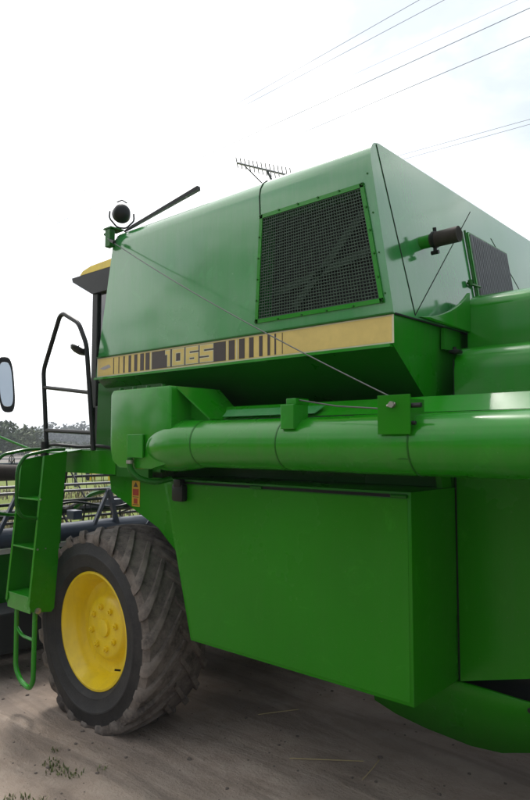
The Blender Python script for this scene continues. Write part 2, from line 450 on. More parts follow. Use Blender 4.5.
# unseen far side of the body, added to block sky light underneath
m = MB(); m.prism([(x, 5.10, z) for x, z in [(-3.172, 2.30), (-2.905, .60), (-1.44, .60), (1.4, .95), (1.4, 2.30)]], (0, -.30, 0), .006)
m.build('far_side_box', M['green_low'], H)
# wheel-arch panel
m = MB(); m.prism([(-3.96, 2.75, 1.62), (-3.10, 2.75, 1.62), (-3.00, 2.75, .95), (-3.22, 2.75, 1.16), (-3.40, 2.75, 1.29), (-3.93, 2.75, 1.50)], (0, .03, 0), .003)
m.build('arch_panel', M['green_low'], H)
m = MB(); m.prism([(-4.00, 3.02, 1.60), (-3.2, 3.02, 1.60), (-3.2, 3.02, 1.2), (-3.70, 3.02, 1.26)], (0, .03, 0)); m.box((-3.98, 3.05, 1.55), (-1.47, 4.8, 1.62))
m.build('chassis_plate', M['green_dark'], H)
# lattice under-body: dark mass under the machine
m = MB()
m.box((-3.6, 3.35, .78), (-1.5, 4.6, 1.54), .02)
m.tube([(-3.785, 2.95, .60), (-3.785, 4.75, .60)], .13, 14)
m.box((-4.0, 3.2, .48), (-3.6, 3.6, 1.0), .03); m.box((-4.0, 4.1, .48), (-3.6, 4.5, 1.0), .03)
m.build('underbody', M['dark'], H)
# warning label on the arch panel
lb = MB(); lb.box((-3.682, 2.746, 1.415), (-3.597, 2.7495, 1.590)); lo = lb.build('warning_label', M['orange'], H)
tag(lo, 'orange and red warning sticker')
m = MB(); m.box((-3.672, 2.7445, 1.49), (-3.607, 2.7458, 1.535)); m.box((-3.66, 2.7445, 1.435), (-3.62, 2.7458, 1.47)); split_build(m, 'symbol', M['red'], lo)
m = MB()
m.prism([(-3.665, 2.7445, 1.548), (-3.614, 2.7445, 1.548), (-3.640, 2.7445, 1.582)], (0, .0012, 0))
for z in (1.478, 1.426): m.box((-3.672, 2.7445, z), (-3.607, 2.7458, z+.005))
split_build(m, 'symbol', M['decal_dark'], lo)

# ---- rear body (straw hood and side) -------------------------------
def prism_x(name, prof, xa, xb, mat, parent, smooth=True, skewb=None):
    m = MB()
    la = [(xa, y, z) for y, z in prof]; lb_ = [(xb, y, z) for y, z in (skewb or prof)]
    m.loft([la, lb_]); return m.build(name, mat, parent, smooth=smooth)
hood_prof = [(5.0, 2.0), (5.0, 2.60), (4.9, 2.655), (3.42, 2.655), (3.36, 2.65), (3.31, 2.63), (3.27, 2.60), (3.255, 2.56), (3.25, 2.38), (3.25, 2.0)]
prism_x('rear_hood', hood_prof, -1.46, 1.5, M['green'], H)
sh = [(3.4, 1.7), (3.4, 2.345), (3.22, 2.345), (3.14, 2.335), (3.085, 2.305), (3.055, 2.265), (3.045, 2.21), (3.045, 1.7)]
prism_x('shoulder_panel', sh, -1.4430, 1.5, M['green'], H)
# lower rear side panel with a bottom edge that rises to the rear
m = MB(); m.prism([(-1.4430, 3.045, 1.699), (1.5, 3.045, 1.699), (1.5, 3.045, 1.25), (-.3, 3.045, 1.0), (-1.4430, 3.045, .69)], (0, .04, 0), .004)
m.build('lower_side_panel', M['green_low'], H)
# the seam between box and rear body
m = MB(); m.box((-1.4468, 3.043, .70), (-1.4432, 3.047, 2.27)); m.box((-1.80, 3.048, .700), (-1.441, 3.20, 1.62)); m.box((-1.4455, 3.048, 1.621), (-1.4435, 3.20, 2.25)); m.build('body_seam', M['seam'], H)
# fairing sweeping from the tank rear face up to the hood
m = MB()
crv = []
for k in range(9):
    t = k/8; p = Vector((-1.512, 2.80, 2.458))*(1-t)**2 + Vector((-1.495, 3.13, 2.50))*2*t*(1-t) + Vector((-1.462, 3.252, 2.648))*t*t
    crv.append(p)
m.prism(crv+[Vector((-1.462, 3.252, 2.435)), Vector((-1.508, 2.90, 2.455))], (.02, 0, .0), .003)
m.box((-1.519, 3.06, 2.33), (-1.500, 3.249, 2.44))
m.build('fairing', M['green'], H)
m = MB(); m.box((-1.46, 3.025, 2.300), (-1.41, 3.08, 2.318), .006); m.disc((-1.44, 3.05, 2.326), (0, 0, 1), .010, .015, 10)
m.build('catch', M['black'], H, smooth=True)
# curved flap under the rear
m = MB()
top = [(-1.95, .70), (-1.5, .69), (-1.05, .72), (-.4, .82), (.4, .95)]
bot = [(-2.00, .43), (-1.88, .385), (-1.71, .355), (-1.46, .335), (-1.30, .352), (-1.15, .405), (-.9, .47), (-.4, .62), (.4, .80)]
m.loft([[(x*1.0, 3.07+(.70-z)*.36, z) for x, z in bot], [(x*1.01, 3.07+.06, z_) for (x, z), z_ in zip(bot, (.62, .60, .58, .57, .565, .58, .61, .70, .86))], [(x, 3.07, z) for x, z in [(-1.95, .688), (-1.84, .688), (-1.7, .686), (-1.45, .684), (-1.30, .680), (-1.15, .672), (-.9, .675), (-.4, .76), (.4, .92)]]], cap=False, close=False)
ob = m.build('belly_flap', M['green_low'], H, smooth=True)
so = ob.modifiers.new('thick', 'SOLIDIFY'); so.thickness = .012
m = MB(); m.disc((-1.12, 3.10, .63), (0, 1, 0), .012, .06, 10); m.build('bolt', M['black'], H)
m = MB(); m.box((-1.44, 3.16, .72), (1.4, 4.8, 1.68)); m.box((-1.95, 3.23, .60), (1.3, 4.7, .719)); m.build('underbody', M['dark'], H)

# ---- unloading auger ------------------------------------------------
AY, AZ, AR = 2.435, 1.845, .128
aug = MB()
aug.tube([(-2.72, AY, AZ), (-1.62, AY, AZ)], AR, 48)
aug.tube([(-1.618, AY, AZ), (2.0, AY, AZ)], AR+.003, 48)
au = aug.build('unloading_auger', M['green'], H, smooth=True)
tag(au, 'long horizontal green unloading tube')
m = MB(); m.tube([(-1.30, AY, AZ), (-1.292, AY, AZ)], AR+.0045, 48); m.tube([(-2.0, AY, AZ), (-1.992, AY, AZ)], AR+.0012, 48); m.tube([(-2.60, AY, AZ), (-2.592, AY, AZ)], AR+.0012, 48)
split_build(m, 'weld_seam', M['green_dark'], au, smooth=True)
# gearbox housing with bevelled top and elbow bulge
gb = MB()
gb.prism([(x, 2.325, z) for x, z in [(-3.345, 1.82), (-3.345, 2.145), (-3.32, 2.172), (-2.79, 2.172), (-2.77, 2.152), (-2.77, 1.80), (-2.82, 1.73), (-2.95, 1.70), (-3.25, 1.70), (-3.32, 1.74)]], (0, .40, 0), .014)
go = gb.build('gearbox_housing', M['green'], H, smooth=True)
m = MB(); m.tube([(-3.06, AY+.05, AZ-.020), (-3.00, AY+.035, AZ-.018), (-2.94, AY+.020, AZ-.016), (-2.88, AY+.008, AZ-.014), (-2.82, AY, AZ-.012), (-2.74, AY, AZ-.006), (-2.60, AY, AZ)], [.120, .134, .140, .1435, .1445, .141, AR+.001], 48)
m.build('elbow', M['green'], au, smooth=True)
m = MB(); m.prism([(-2.772, 2.47, 2.15), (-2.772, 2.47, 1.95), (-2.61, 2.47, 1.95), (-2.61, 2.47, 1.975)], (0, .012, 0)); m.build('gusset', M['green'], au)
m = MB()
m.prism([(-2.772, 2.36, 2.168), (-2.60, 2.46, 1.985), (-2.60, 2.74, 1.985), (-2.772, 2.70, 2.168)], (0, 0, -.01)); m.build('sloping_cover', M['green'], au)
m = MB()
for x in (-3.27, -3.14, -3.01, -2.87): m.disc((x, 2.35, 2.176), (0, 0, 1), .012, .016, 8)
split_build(m, 'bolt', M['green_dark'], go)
m = MB(); m.box((-3.145, 2.306, 1.765), (-3.00, 2.318, 1.90), .003); pl = m.build('cover_plate', M['green'], au)
m = MB(); m.tube([(-3.11, 2.30, 1.765), (-3.11, 2.30, 1.70), (-3.07, 2.33, 1.645), (-3.0, 2.40, 1.62), (-2.97, 2.5, 1.64)], .017, 10, .04)
m.build('hose', M['green_dark'], au, smooth=True)
m = MB(); m.tube([(-3.11, 2.30, 1.75), (-3.11, 2.30, 1.73)], .021, 10); m.build('hose_clamp', M['steel'], au)
# plates above the tube
m = MB()
m.prism([(-2.80, 2.565, 1.985), (1.6, 2.565, 1.985), (1.6, 2.66, 2.06), (-2.80, 2.66, 2.06)], (0, .003, -.003))
m.prism([(-2.80, 2.66, 2.06), (1.6, 2.66, 2.06), (1.6, 2.95, 2.064), (-2.80, 2.95, 2.064)], (0, 0, -.004))
m.build('shelf', M['green'], H)
m = MB(); m.prism([(-2.60, 2.555, 1.995), (-1.95, 2.555, 1.995), (-1.92, 2.60, 2.035), (-2.60, 2.60, 2.035)], (0, -.002, .003)); m.build('shelf_plate', M['green_chalk_sky'], H)
m = MB(); m.box((-2.78, 2.56, 1.966), (1.5, 2.9, 1.984)); m.build('shelf_gap', M['seam'], H)
# clamp and bracket on the tube
m = MB(); m.box((-1.965, 2.31, 1.915), (-1.885, 2.42, 2.03), .004); m.box((-1.955, 2.34, 2.0301), (-1.895, 2.44, 2.06), .004)
m.build('clamp', M['green'], au)
m = MB(); m.box((-1.425, 2.292, 1.885), (-1.275, 2.302, 2.045), .002); m.box((-1.41, 2.302, 1.93), (-1.29, 2.44, 2.03), .002)
bo = m.build('bracket', M['green_low'], H)
m = MB(); m.disc((-1.352, 2.285, 2.005), (0, 1, 0), .014, .02, 6); m.tube([(-1.375, 2.283, 2.000), (-1.335, 2.283, 2.008)], .005, 6); m.build('bolt', M['steel'], bo)
m = MB(); m.disc((-1.26, 2.31, 2.00), (1, 0, 0), .010, .05, 8); m.disc((-1.27, 2.31, 1.93), (1, 0, 0), .008, .02, 8); split_build(m, 'bolt', M['black'], bo)
# raised rope loop handle under the tube
m = MB(); m.tube([(-1.40, 2.345, 1.765), (-1.38, 2.328, 1.785), (-1.32, 2.322, 1.79), (-1.27, 2.328, 1.783), (-1.25, 2.345, 1.765)], .007, 8, .02); m.build('handle', M['green_dark'], au)

# ---- work lamp, bracket, cable, bar ---------------------------------
m = MB(); m.box((-3.775, YS-.045, 3.21), (-3.715, YS-.003, 3.335), .004); m.box((-3.79, YS-.05, 3.335), (-3.70, YS+.06, 3.345))
m.tube([(-3.80, YS-.03, 3.31), (-3.76, YS-.03, 3.31)], .010, 8)
wb = m.build('lamp_bracket', M['green_dark'], H)
lamp = MB(); LC = Vector((-3.70, 2.64, 3.462)); ld = Vector((-.80, .42, -.12)).normalized()
lamp.tube([LC-ld*.045, LC-ld*.038, LC-ld*.02, LC+ld*.02, LC+ld*.035], [.020, .042, .056, .063, .065], 28)
wl = lamp.build('work_lamp', M['black'], H, smooth=True)
m = MB(); m.disc(LC+ld*.037, ld, .058, .006, 28); m.build('lens', M['steel'], wl)
side = ld.cross(Vector((0, 0, 1))).normalized()
m = MB(); m.tube([LC+side*.082, LC+side*.086-Vector((0, 0, .05)), LC+side*.03-Vector((0, 0, .11)), LC-side*.03-Vector((0, 0, .11)), LC-side*.086-Vector((0, 0, .05)), LC-side*.082], .006, 8, .02)
m.tube([LC+Vector((0, 0, .07))-side*.035, LC+Vector((0, 0, .090)), LC+Vector((0, 0, .072))+side*.035], .005, 6)
m.build('yoke', M['black'], wl)
m = MB(); m.tube([(-3.745, YS-.01, 3.25), (-3.745, YS-.005, 3.345)], .02, 8); m.build('post', M['black'], wl)
cab_ = MB(); a = Vector((-3.735, YS-.05, 3.262)); b = Vector((-1.36, 2.30, 2.035)); ps = []
for k in range(25):
    t = k/24; p = a.lerp(b, t); p.z -= .035*4*t*(1-t); ps.append(p)
cab_.tube(ps, .0034, 6); cab_.build('cable', M['wire'], H)
m = MB(); m.disc(a.lerp(b, .03), b-a, .012, .05, 8); m.build('cable_clamp', M['black'], H)
m = MB(); a = Vector((-1.92, 2.37, 2.055)); b = Vector((-1.40, 2.30, 1.99)); m.tube([a, a.lerp(b, .5)-Vector((0, 0, .01)), b], .0035, 6); m.build('cable', M['wire'], H)
m = MB(); m.tube([(-3.68, YS+.05, 3.325), (-3.60, 2.66, 3.345), (-2.97, 2.70, 3.460)], [.007, .012, .019], 4); m.build('roof_bar', M['black'], H)
# white cover over the tank opening
m = MB()
def cv(x, y, z): return (x, y, z)
L1 = [cv(-3.42, 2.95, RO+.002), cv(-3.38, 2.97, 3.34), cv(-3.2, 3.2, 3.47), cv(-3.2, 4.3, 3.47), cv(-3.38, 4.7, 3.34), cv(-3.42, 4.72, RO+.002)]
L2 = [cv(-2.78, 2.95, RO+.002), cv(-2.80, 2.97, 3.40), cv(-2.92, 3.2, 3.60), cv(-2.92, 4.3, 3.60), cv(-2.80, 4.7, 3.40), cv(-2.78, 4.72, RO+.002)]
m.loft([L1, L2]); m.build('tank_cover', M['white'], H, smooth=False)
# exhaust pipe; its green stub stands in for the pipe's blurred reflection
EXY, EXZ = 2.995, 2.885
m = MB(); ex = Vector((xr(2.89), EXY, EXZ)); dv = Vector((1, .0, .02)).normalized()
m.tube([ex-dv*.02, ex+dv*.075], .034, 24); eo = m.build('exhaust_pipe', M['green'], H, smooth=True)
m = MB(); m.tube([ex+dv*.06, ex+dv*.075, ex+dv*.21, ex+dv*.21, ex+dv*.07], [.036, .039, .040, .034, .033], 24); m.build('tip', M['pipe'], eo, smooth=True)
m = MB(); m.tube([ex+dv*.072, ex+dv*.086], .044, 24); m.tube([ex+dv*.079+Vector((0, 0, .04)), ex+dv*.079+Vector((0, -.004, .062))], .010, 8)
m.tube([ex+dv*.079-Vector((0, 0, .04)), ex+dv*.079-Vector((0, 0, .066))], .010, 8); m.tube([ex+dv*.079+Vector((-.02, 0, -.066)), ex+dv*.079+Vector((.02, 0, -.066))], .011, 8); m.build('clamp', M['black'], eo)

# ---- wheels ----------------------------------------------------------
def make_wheel(cx, cy, cz, RR, hw, sgn, name='wheel'):
    """cy is the mid-plane; sgn=-1 faces -Y"""
    W = empty(name, (cx, cy, cz)); W.parent = H; W.location = Vector((cx, cy, cz))-H.location
    k = RR/.66
    rr = .368*k
    tp = [(-.19*k, rr), (-hw*.90, rr+.03*k), (-hw*.945, rr+.045*k), (-hw*.945, rr+.055*k), (-hw*.975, rr+.075*k), (-hw*.985, rr+.115*k), (-hw*1.0, rr+.12*k), (-hw*1.0, rr+.130*k), (-hw*.985, rr+.135*k), (-hw*.955, RR-.09*k), (-hw*.88, RR-.042*k), (-hw*.5, RR-.026*k), (0, RR-.022*k), (hw*.5, RR-.026*k), (hw*.88, RR-.05*k), (hw*.96, RR-.085*k), (hw, rr+.13*k), (hw*.93, rr+.05*k), (.19*k, rr)]
    m = MB(); m.lathe(tp, (0, 0, 0), 96, closed=True)
    ty = m.build('tyre', [M['rubber'], M['tread']], W, smooth=True); ty.location = (0, 0, 0)
    for p in ty.data.polygons:
        c = p.center; 
        if math.hypot(c.x, c.z) > RR-.07*k: p.material_index = 1
    NL = 23; m = MB()
    for s in (-1, 1):
        for i in range(NL):
            a0 = 2*math.pi*(i+(.5 if s > 0 else 0))/NL
            loops = []
            # y fraction, angular shift, outer radius, inner radius, half width
            for yf, da, ro, ri, hwid in ((-.04, 0, RR-.008*k, RR-.04*k, .020), (.25, -.13, RR-.002*k, RR-.04*k, .024), (.58, -.29, RR-.004*k, RR-.05*k, .028), (.86, -.42, RR-.014*k, RR-.07*k, .033), (.95, -.462, RR-.030*k, RR-.09*k, .036), (.985, -.478, RR-.055*k, RR-.10*k, .036), (.990, -.486, RR-.088*k, RR-.11*k, .030)):
                y = s*hw*yf; ang = a0+da*1.0
                l = []
                ins = .012 if yf > .95 else 0
                for (q, rad, yo) in ((-1, ri, -s*.02*(yf > .95)), (-.72, ro, 0), (.72, ro, 0), (1, ri, -s*.02*(yf > .95))):
                    th = ang+q*hwid*k/RR*1.25
                    l.append(Vector((rad*math.cos(th), y+yo, rad*math.sin(th))))
                loops.append(l)
            m.loft(loops)
    tr = m.build('tread_lug', M['tread'], W, smooth=True); tr.data.set_sharp_from_angle(angle=R(62)); tr.location = (0, 0, 0)
    tr['kind'] = 'stuff'
    tr.name = 'tread'
    for ob_ in (ty, tr):                      # the loaded tyre flattens where it meets the ground
        for v in ob_.data.vertices:
            d_ = v.co.z+cz
            if d_ < .16: v.co.y *= 1+.07*(1-max(d_, 0)/.16)
            if d_ < -.004: v.co.z = -.004-cz + .3*(d_+.004)*.1
    # rim
    y0 = sgn*1.0
    def yp(v): return y0*v
    pr_ = [(.205, rr+.012), (.212, rr+.010), (.214, rr-.004), (.205, rr-.012), (.185, rr-.020), (.16, rr-.045), (.12, rr-.055), (.10, rr-.062), (.075, rr-.075), (.068, rr-.11), (.072, .235), (.085, .215), (.110, .200), (.120, .18), (.122, .10), (.118, .06), (.135, .055), (.138, .045), (.138, .001)]
    prr = [(yp(a*k), b*k if b < .3 else b) for a, b in pr_]
    m = MB(); m.lathe(prr, (0, 0, 0), 72)
    m.lathe([(yp(-.2*k), rr+.01), (yp(-.2*k), rr-.02), (yp(.1*k), rr-.05), (yp(.1*k), rr-.04)], (0, 0, 0), 72)
    ri = m.build('rim', M['yellow'], W, smooth=True); ri.location = (0, 0, 0)
    m = MB()
    for i in range(8):
        a = 2*math.pi*(i+.3)/8; r_ = .135*k
        m.tube([(r_*math.cos(a), yp(v_*k), r_*math.sin(a)) for v_ in (.115, .138, .1381, .150)], [.021*k, .021*k, .011*k, .010*k], 6)
    for q_ in split_build(m, 'wheel_nut', M['yellow'], W): q_.location = (0, 0, 0)
    m = MB(); m.tube([((rr-.06)*math.cos(-.9), yp(.09*k), (rr-.06)*math.sin(-.9)), ((rr-.09)*math.cos(-.95), yp(.15*k), (rr-.09)*math.sin(-.95))], .007, 8)
    va = m.build('valve', M['black'], W); va.location = (0, 0, 0)
    return W
w1 = make_wheel(-3.785, 2.732, .602, .675, .262, -1); w1['label'] = 'front wheel with yellow rim and dusty lugged tyre'
w2 = make_wheel(-3.785, 4.935, .602, .675, .262, 1)
w3 = make_wheel(1.0, 3.3, .42, .44, .16, -1); w4 = make_wheel(1.0, 4.7, .42, .44, .16, 1)

# ---- ladder ------------------------------------------------------------
LX0, LX1 = -4.50, -4.16
Lb = MB()
def stringer(x, th, top=1.795, tilt=0):
    m = MB()
    m.prism([(x, 2.268, .735), (x, 2.285, .70), (x, 2.43, .678), (x, 2.452, .70), (x, 2.53, top), (x, 2.355, top-.035)], (th, 0, 0), .003)
    # folded front flange
    m.prism([(x, 2.266, .74), (x, 2.353, top-.035), (x-.0, 2.353+.006, top-.035), (x, 2.272, .74)], (-.025 if th < 0 else .025, 0, 0))
    return m
lad = stringer(LX1, -.008).build('ladder', M['green_low'], H)
m = stringer(LX0, .008, 1.76)
m.build('stringer', M['green_low'], lad)
for z, y in ((.800, 2.275), (1.125, 2.30), (1.460, 2.33)):
    m = MB(); m.box((LX0+.011, y, z-.012), (LX1-.011, y+.17, z), .003)
    if z < 1: m.box((LX0+.011, y+.002, z-.11), (LX1-.011, y+.008, z-.0122))
    else:
        m.prism([(LX0+.012, y+.01, z-.013), (LX0+.012, y+.16, z-.013), (LX0+.012, y+.16, z-.10)], (.004, 0, 0)); m.prism([(LX1-.012, y+.01, z-.013), (LX1-.012, y+.16, z-.013), (LX1-.012, y+.16, z-.10)], (-.004, 0, 0))
    m.build('step', M['green'], lad)
m = MB(); m.box((LX0+.012, 2.49, 1.14), (LX1-.012, 2.498, 1.44)); m.build('back_plate', M['green_dark'], lad)
m = MB(); m.disc((LX1+.006, 2.325, .705), (1, 0, 0), .020, .02, 14); m.disc((LX1+.018, 2.325, .705), (1, 0, 0), .008, .02, 8); m.build('pivot_bolt', M['steel'], lad)
m = MB()
m.tube([(LX1-.03, 2.325, .72), (LX1-.035, 2.325, .22), (LX1-.08, 2.325, .165), (LX0+.14, 2.325, .185), (LX0+.06, 2.325, .26), (LX0+.055, 2.325, .72)], .017, 10, .06)
m.tube([(LX1-.035, 2.325, .50), (LX0+.14, 2.325, .50), (LX0+.056, 2.325, .55)], .012, 8, .05)
m.build('folding_step', M['green'], lad, smooth=True)
for xo, nm in ((LX1-.02, 0), (LX0-.02, 1)):
    m = MB(); zt_ = 1.80
    m.tube([(xo, 2.52, 1.805), (xo, 2.40, 1.80), (xo, 2.22, 1.765), (xo, 2.165, 1.68), (xo, 2.165, 1.42), (xo, 2.20, 1.35), (xo, 2.30, 1.33), (xo, 2.335, 1.33)], .012, 10, .05)
    m.build('grab_rail', M['green_dark'], lad, smooth=True)
m = MB(); m.disc((LX1+.002, 2.315, 1.12), (1, 0, 0), .007, .008, 8); m.disc((LX1+.002, 2.375, 1.12), (1, 0, 0), .005, .006, 8); m.disc((LX1+.002, 2.33, 1.46), (1, 0, 0), .006, .006, 8)
split_build(m, 'bolt', M['steel'], lad)
# deck
m = MB(); m.box((-4.44, 2.66, 1.63), (-4.065, 3.9, 1.80), .004); m.box((-4.0645, 2.66, 1.63), (-3.76, 2.698, 1.80), .004)
m.prism([(-4.51, 2.50, 1.775), (-4.17, 2.50, 1.775), (-4.17, 2.655, 1.795), (-4.51, 2.655, 1.795)], (0, 0, .008))
dk_ = m.build('deck', M['green_low'], H)
m = MB(); m.box((-3.755, 2.665, 1.62), (-3.40, 2.698, 1.79)); m.build('deck_beam', M['green_dark'], H)
m = MB(); m.box((-4.40, 2.68, 1.800), (-3.80, 3.0, 1.806)); m.build('tread_plate', M['green_dark'], dk_)
m = MB(); m.tube([(-4.40, 2.52, 1.83), (-4.3, 2.5, 1.84), (-4.1, 2.6, 1.82), (-3.9, 2.62, 1.83), (-3.7, 2.7, 1.80)], .012, 8, .05); m.tube([(-4.42, 2.50, 1.75), (-4.42, 2.50, 1.86)], .03, 10)
m.build('hose', M['black'], H)
# tall handrail
HY = 2.52
m = MB()
m.tube([(-4.42, HY, 1.74), (-4.50, HY, 2.40), (-4.285, HY, 2.785), (-4.235, HY, 2.80), (-4.03, HY, 2.705), (-3.925, HY, 2.54), (-3.815, HY, 1.80)], .0165, 12, .05)
m.tube([(-4.484, HY, 2.27), (-3.884, HY, 2.20)], .014, 10); m.tube([(-4.445, HY, 1.945), (-3.836, HY, 1.92)], .015, 10)
hr = m.build('handrail', M['black'], H, smooth=True)
m = MB(); c = Vector((-4.01, HY-.01, 2.505)); nrm = Vector((.25, .42, .95)).normalized()
m.tube([c-nrm*.022, c-nrm*.012, c+nrm*.008, c+nrm*.018], [.03, .055, .066, .060], 20); m.tube([c, (-3.925, HY, 2.505)], .008, 8)
m.tube([c+nrm*.015+Vector((-.03, 0, 0)), c+nrm*.045+Vector((-.03, 0, 0))], .004, 6); m.build('reflector', M['black'], hr, smooth=True)
# wing mirror on an arm
mm = MB(); MC = Vector((-5.045, 2.5, 2.325))
def mirloop(off, sc):
    ax = Vector((.45, -.10, .06)); ax = Vector((.09, .03, .0)); up = Vector((.035, .0, .235)) ; nr = Vector((.85, -.52, 0)).normalized()
    wd = Vector((.52, .85, 0)).normalized()*.062
    l = []
    for k in range(28):
        a = 2*math.pi*k/28; cx_ = math.copysign(abs(math.cos(a))**.6, math.cos(a)); sx_ = math.copysign(abs(math.sin(a))**.6, math.sin(a))
        bow = -(sx_**2)*.03
        l.append(MC + wd*cx_*sc + Vector((-.045, 0, .232))*sx_*sc*.99 + Vector((.0, .0, 0)) + nr*off + Vector((-1, -.3, 0)).normalized()*(-bow)*.6*0)
    return l
mm.loft([mirloop(-.035, .7), mirloop(-.02, .95), mirloop(.0, 1.0), mirloop(.006, .97)])
mi = mm.build('wing_mirror', M['black'], H, smooth=True)
m = MB(); m.loft([mirloop(.0062, .80), mirloop(.008, .79)]); m.build('mirror_glass', M['mirror'], mi)
m = MB(); m.tube([(-5.06, 2.5, 2.33), (-5.28, 2.47, 2.34), (-5.33, 2.50, 1.15)], .014, 8, .05); m.build('mirror_arm', M['black'], mi)

# ---- cab ---------------------------------------------------------------
m = MB()
for (x, y) in ((-4.56, 3.0), (-4.56, 4.80), (-4.0, 3.0), (-4.0, 4.80)): m.box((x-.04, y, 1.80), (x+.04, y+.07, 3.10), .01)
m.box((-4.60, 3.0, 1.802), (-3.96, 4.87, 2.15), .01)
cb = m.build('cab', M['black'], H)
m = MB(); m.box((-4.55, 3.02, 2.15), (-4.02, 4.85, 3.09)); m.build('cab_glass', M['glass'], cb)
m = MB()
m.loft([[(-3.97, y, 3.08), (-4.58, y, 3.08), (-4.87, y, 3.225), (-4.885, y, 3.262), (-3.97, y, 3.262)] for y in (2.98, 4.9)])
m.build('visor', M['black'], cb)
m = MB()
m.loft([[(-3.97, y+s, 3.264), (-4.76+ds, y+s, 3.264), (-4.72+ds, y+s, 3.295), (-4.60, y+s, 3.318), (-3.97, y+s, 3.335)] for y, s, ds in ((2.98, 0, 0), (4.9, 0, 0))])
m.build('cab_roof', M['yellow'], cb)

# ---- header at the front -------------------------------------------------
m = MB()
m.box((-5.48, 2.0, .12), (-5.42, 7.0, .93))
m.prism([(-5.48, 2.0, .12), (-6.4, 2.0, .08), (-6.4, 2.0, .03), (-5.48, 2.0, .05)], (0, 5.0, 0))
hd = m.build('header', M['green_dark'], H); tag(hd, 'wide dark cutting header at the front')
m = MB(); m.tube([(-5.40, 2.0, 1.03), (-5.40, 7.0, 1.03)], .085, 20); m.build('header_beam', M['bluegrey'], hd, smooth=True)
m = MB(); m.box((-5.425, 2.0, .90), (-5.395, 7.0, .938)); m.build('pale_edge', M['white'], hd)
m = MB(); m.tube([(-5.4, 2.0, 1.47), (-5.4, 5.0, 1.455)], .013, 8); m.tube([(-5.4, 2.0, 1.415), (-5.4, 5.0, 1.395)], .013, 8); split_build(m, 'hydraulic_pipe', M['greyalu'], hd)
m = MB()
for y in (2.78, 3.72):
    m.tube([(-5.36, y, 1.40), (-5.34, y-.20, 1.02)], .022, 4); m.tube([(-5.36, y, 1.40), (-5.34, y+.10, 1.02)], .028, 4)
m.tube([(-5.1, 3.95, 1.0), (-5.0, 4.1, 1.3)], .02, 6)
split_build(m, 'support_strut', M['bluegrey'], hd)
m = MB(); m.tube([(-5.6, 2.55, 1.60), (-5.6, 2.95, 1.58)], .07, 14); m.build('drive_motor', M['pipe'], hd, smooth=True)
AXr = Vector((-6.35, 0, 1.12)); m = MB(); m.tube([(-6.35, 1.6, 1.12), (-6.35, 7.0, 1.12)], .055, 10); rl = m.build('reel', M['black'], hd)
m = MB()
for y in (1.7, 2.75, 3.8, 4.9, 6.0, 6.9):
    pts = [(AXr.x+.50*math.cos(2*math.pi*k/6+.3), y, AXr.z+.50*math.sin(2*math.pi*k/6+.3)) for k in range(7)]
    for k in range(6): m.tube([(AXr.x, y, AXr.z), pts[k]], .013, 5); m.tube([pts[k], pts[k+1]], .010, 5)
for k in range(6):
    a_ = 2*math.pi*k/6+.3; bx_, bz_ = AXr.x+.50*math.cos(a_), AXr.z+.50*math.sin(a_)
    m.tube([(bx_, 1.6, bz_), (bx_, 7.0, bz_)], .016, 6)
    for q in range(44):
        y = 1.65+q*.122; m.tube([(bx_, y, bz_), (bx_+.04, y, bz_-.21)], .0045, 3)
rl.data.materials.append(M['black'])
bmx = m.build('reel_frame', M['black'], hd)
m = MB()
for y in (2.2, 3.95):
    m.tube([(-5.4, y, 1.45), (-6.0, y, 1.30), (-6.35, y, 1.12)], .03, 6)
split_build(m, 'reel_arm', M['green_dark'], hd)
m = MB()
for k, (y, z) in enumerate(((2.5, 1.18), (3.1, 1.2), (3.5, 1.14), (3.95, 1.22))): m.box((-5.75, y, z-.04), (-5.62, y+.10+.04*(k % 2), z+.05), .01)
split_build(m, 'gear_casing', M['bluegrey'], hd)
m = MB(); m.tube([(-5.5, 2.3, 1.25), (-5.55, 2.9, 1.18), (-5.5, 3.4, 1.30), (-5.5, 3.9, 1.2), (-5.4, 4.3, 1.3)], .012, 6, .1); m.build('hose', M['black'], hd)
m = MB(); m.box((-5.3, 2.25, .20), (-4.95, 2.95, .52), .02); m.box((-5.3, 3.5, .3), (-4.0, 4.4, .86), .03); m.build('feeder_house', M['dark'], hd)

# ================================================================== setting
def sheet(name, x0, x1, y0, y1, z, mat, nx=1, ny=1, fn=None):
    m = MB(); g = [[m.bm.verts.new((x0+(x1-x0)*i/nx, y0+(y1-y0)*j/ny, z + (fn(x0+(x1-x0)*i/nx, y0+(y1-y0)*j/ny) if fn else 0))) for j in range(ny+1)] for i in range(nx+1)]
    for i in range(nx):
        for j in range(ny): m.bm.faces.new((g[i][j], g[i+1][j], g[i+1][j+1], g[i][j+1]))
    return tag(m.build(name, mat, None, smooth=True), kind='structure')
sheet('ground', -790, 790, -790, 790, 0, M['ground'], 4, 4)
def polysheet(name, pts, z, mat):
    m = MB(); m.face([(x, y, z) for x, y in pts]); return tag(m.build(name, mat), kind='structure')
d0 = Vector((-.665, .747)); d1 = Vector((.747, .665))
def fp(dist, lat): v = d0*dist+d1*lat; return (v.x, v.y)
polysheet('field', [fp(62, -70), fp(118, -140), fp(118, 90), fp(62, 60)], .006, M['band'])
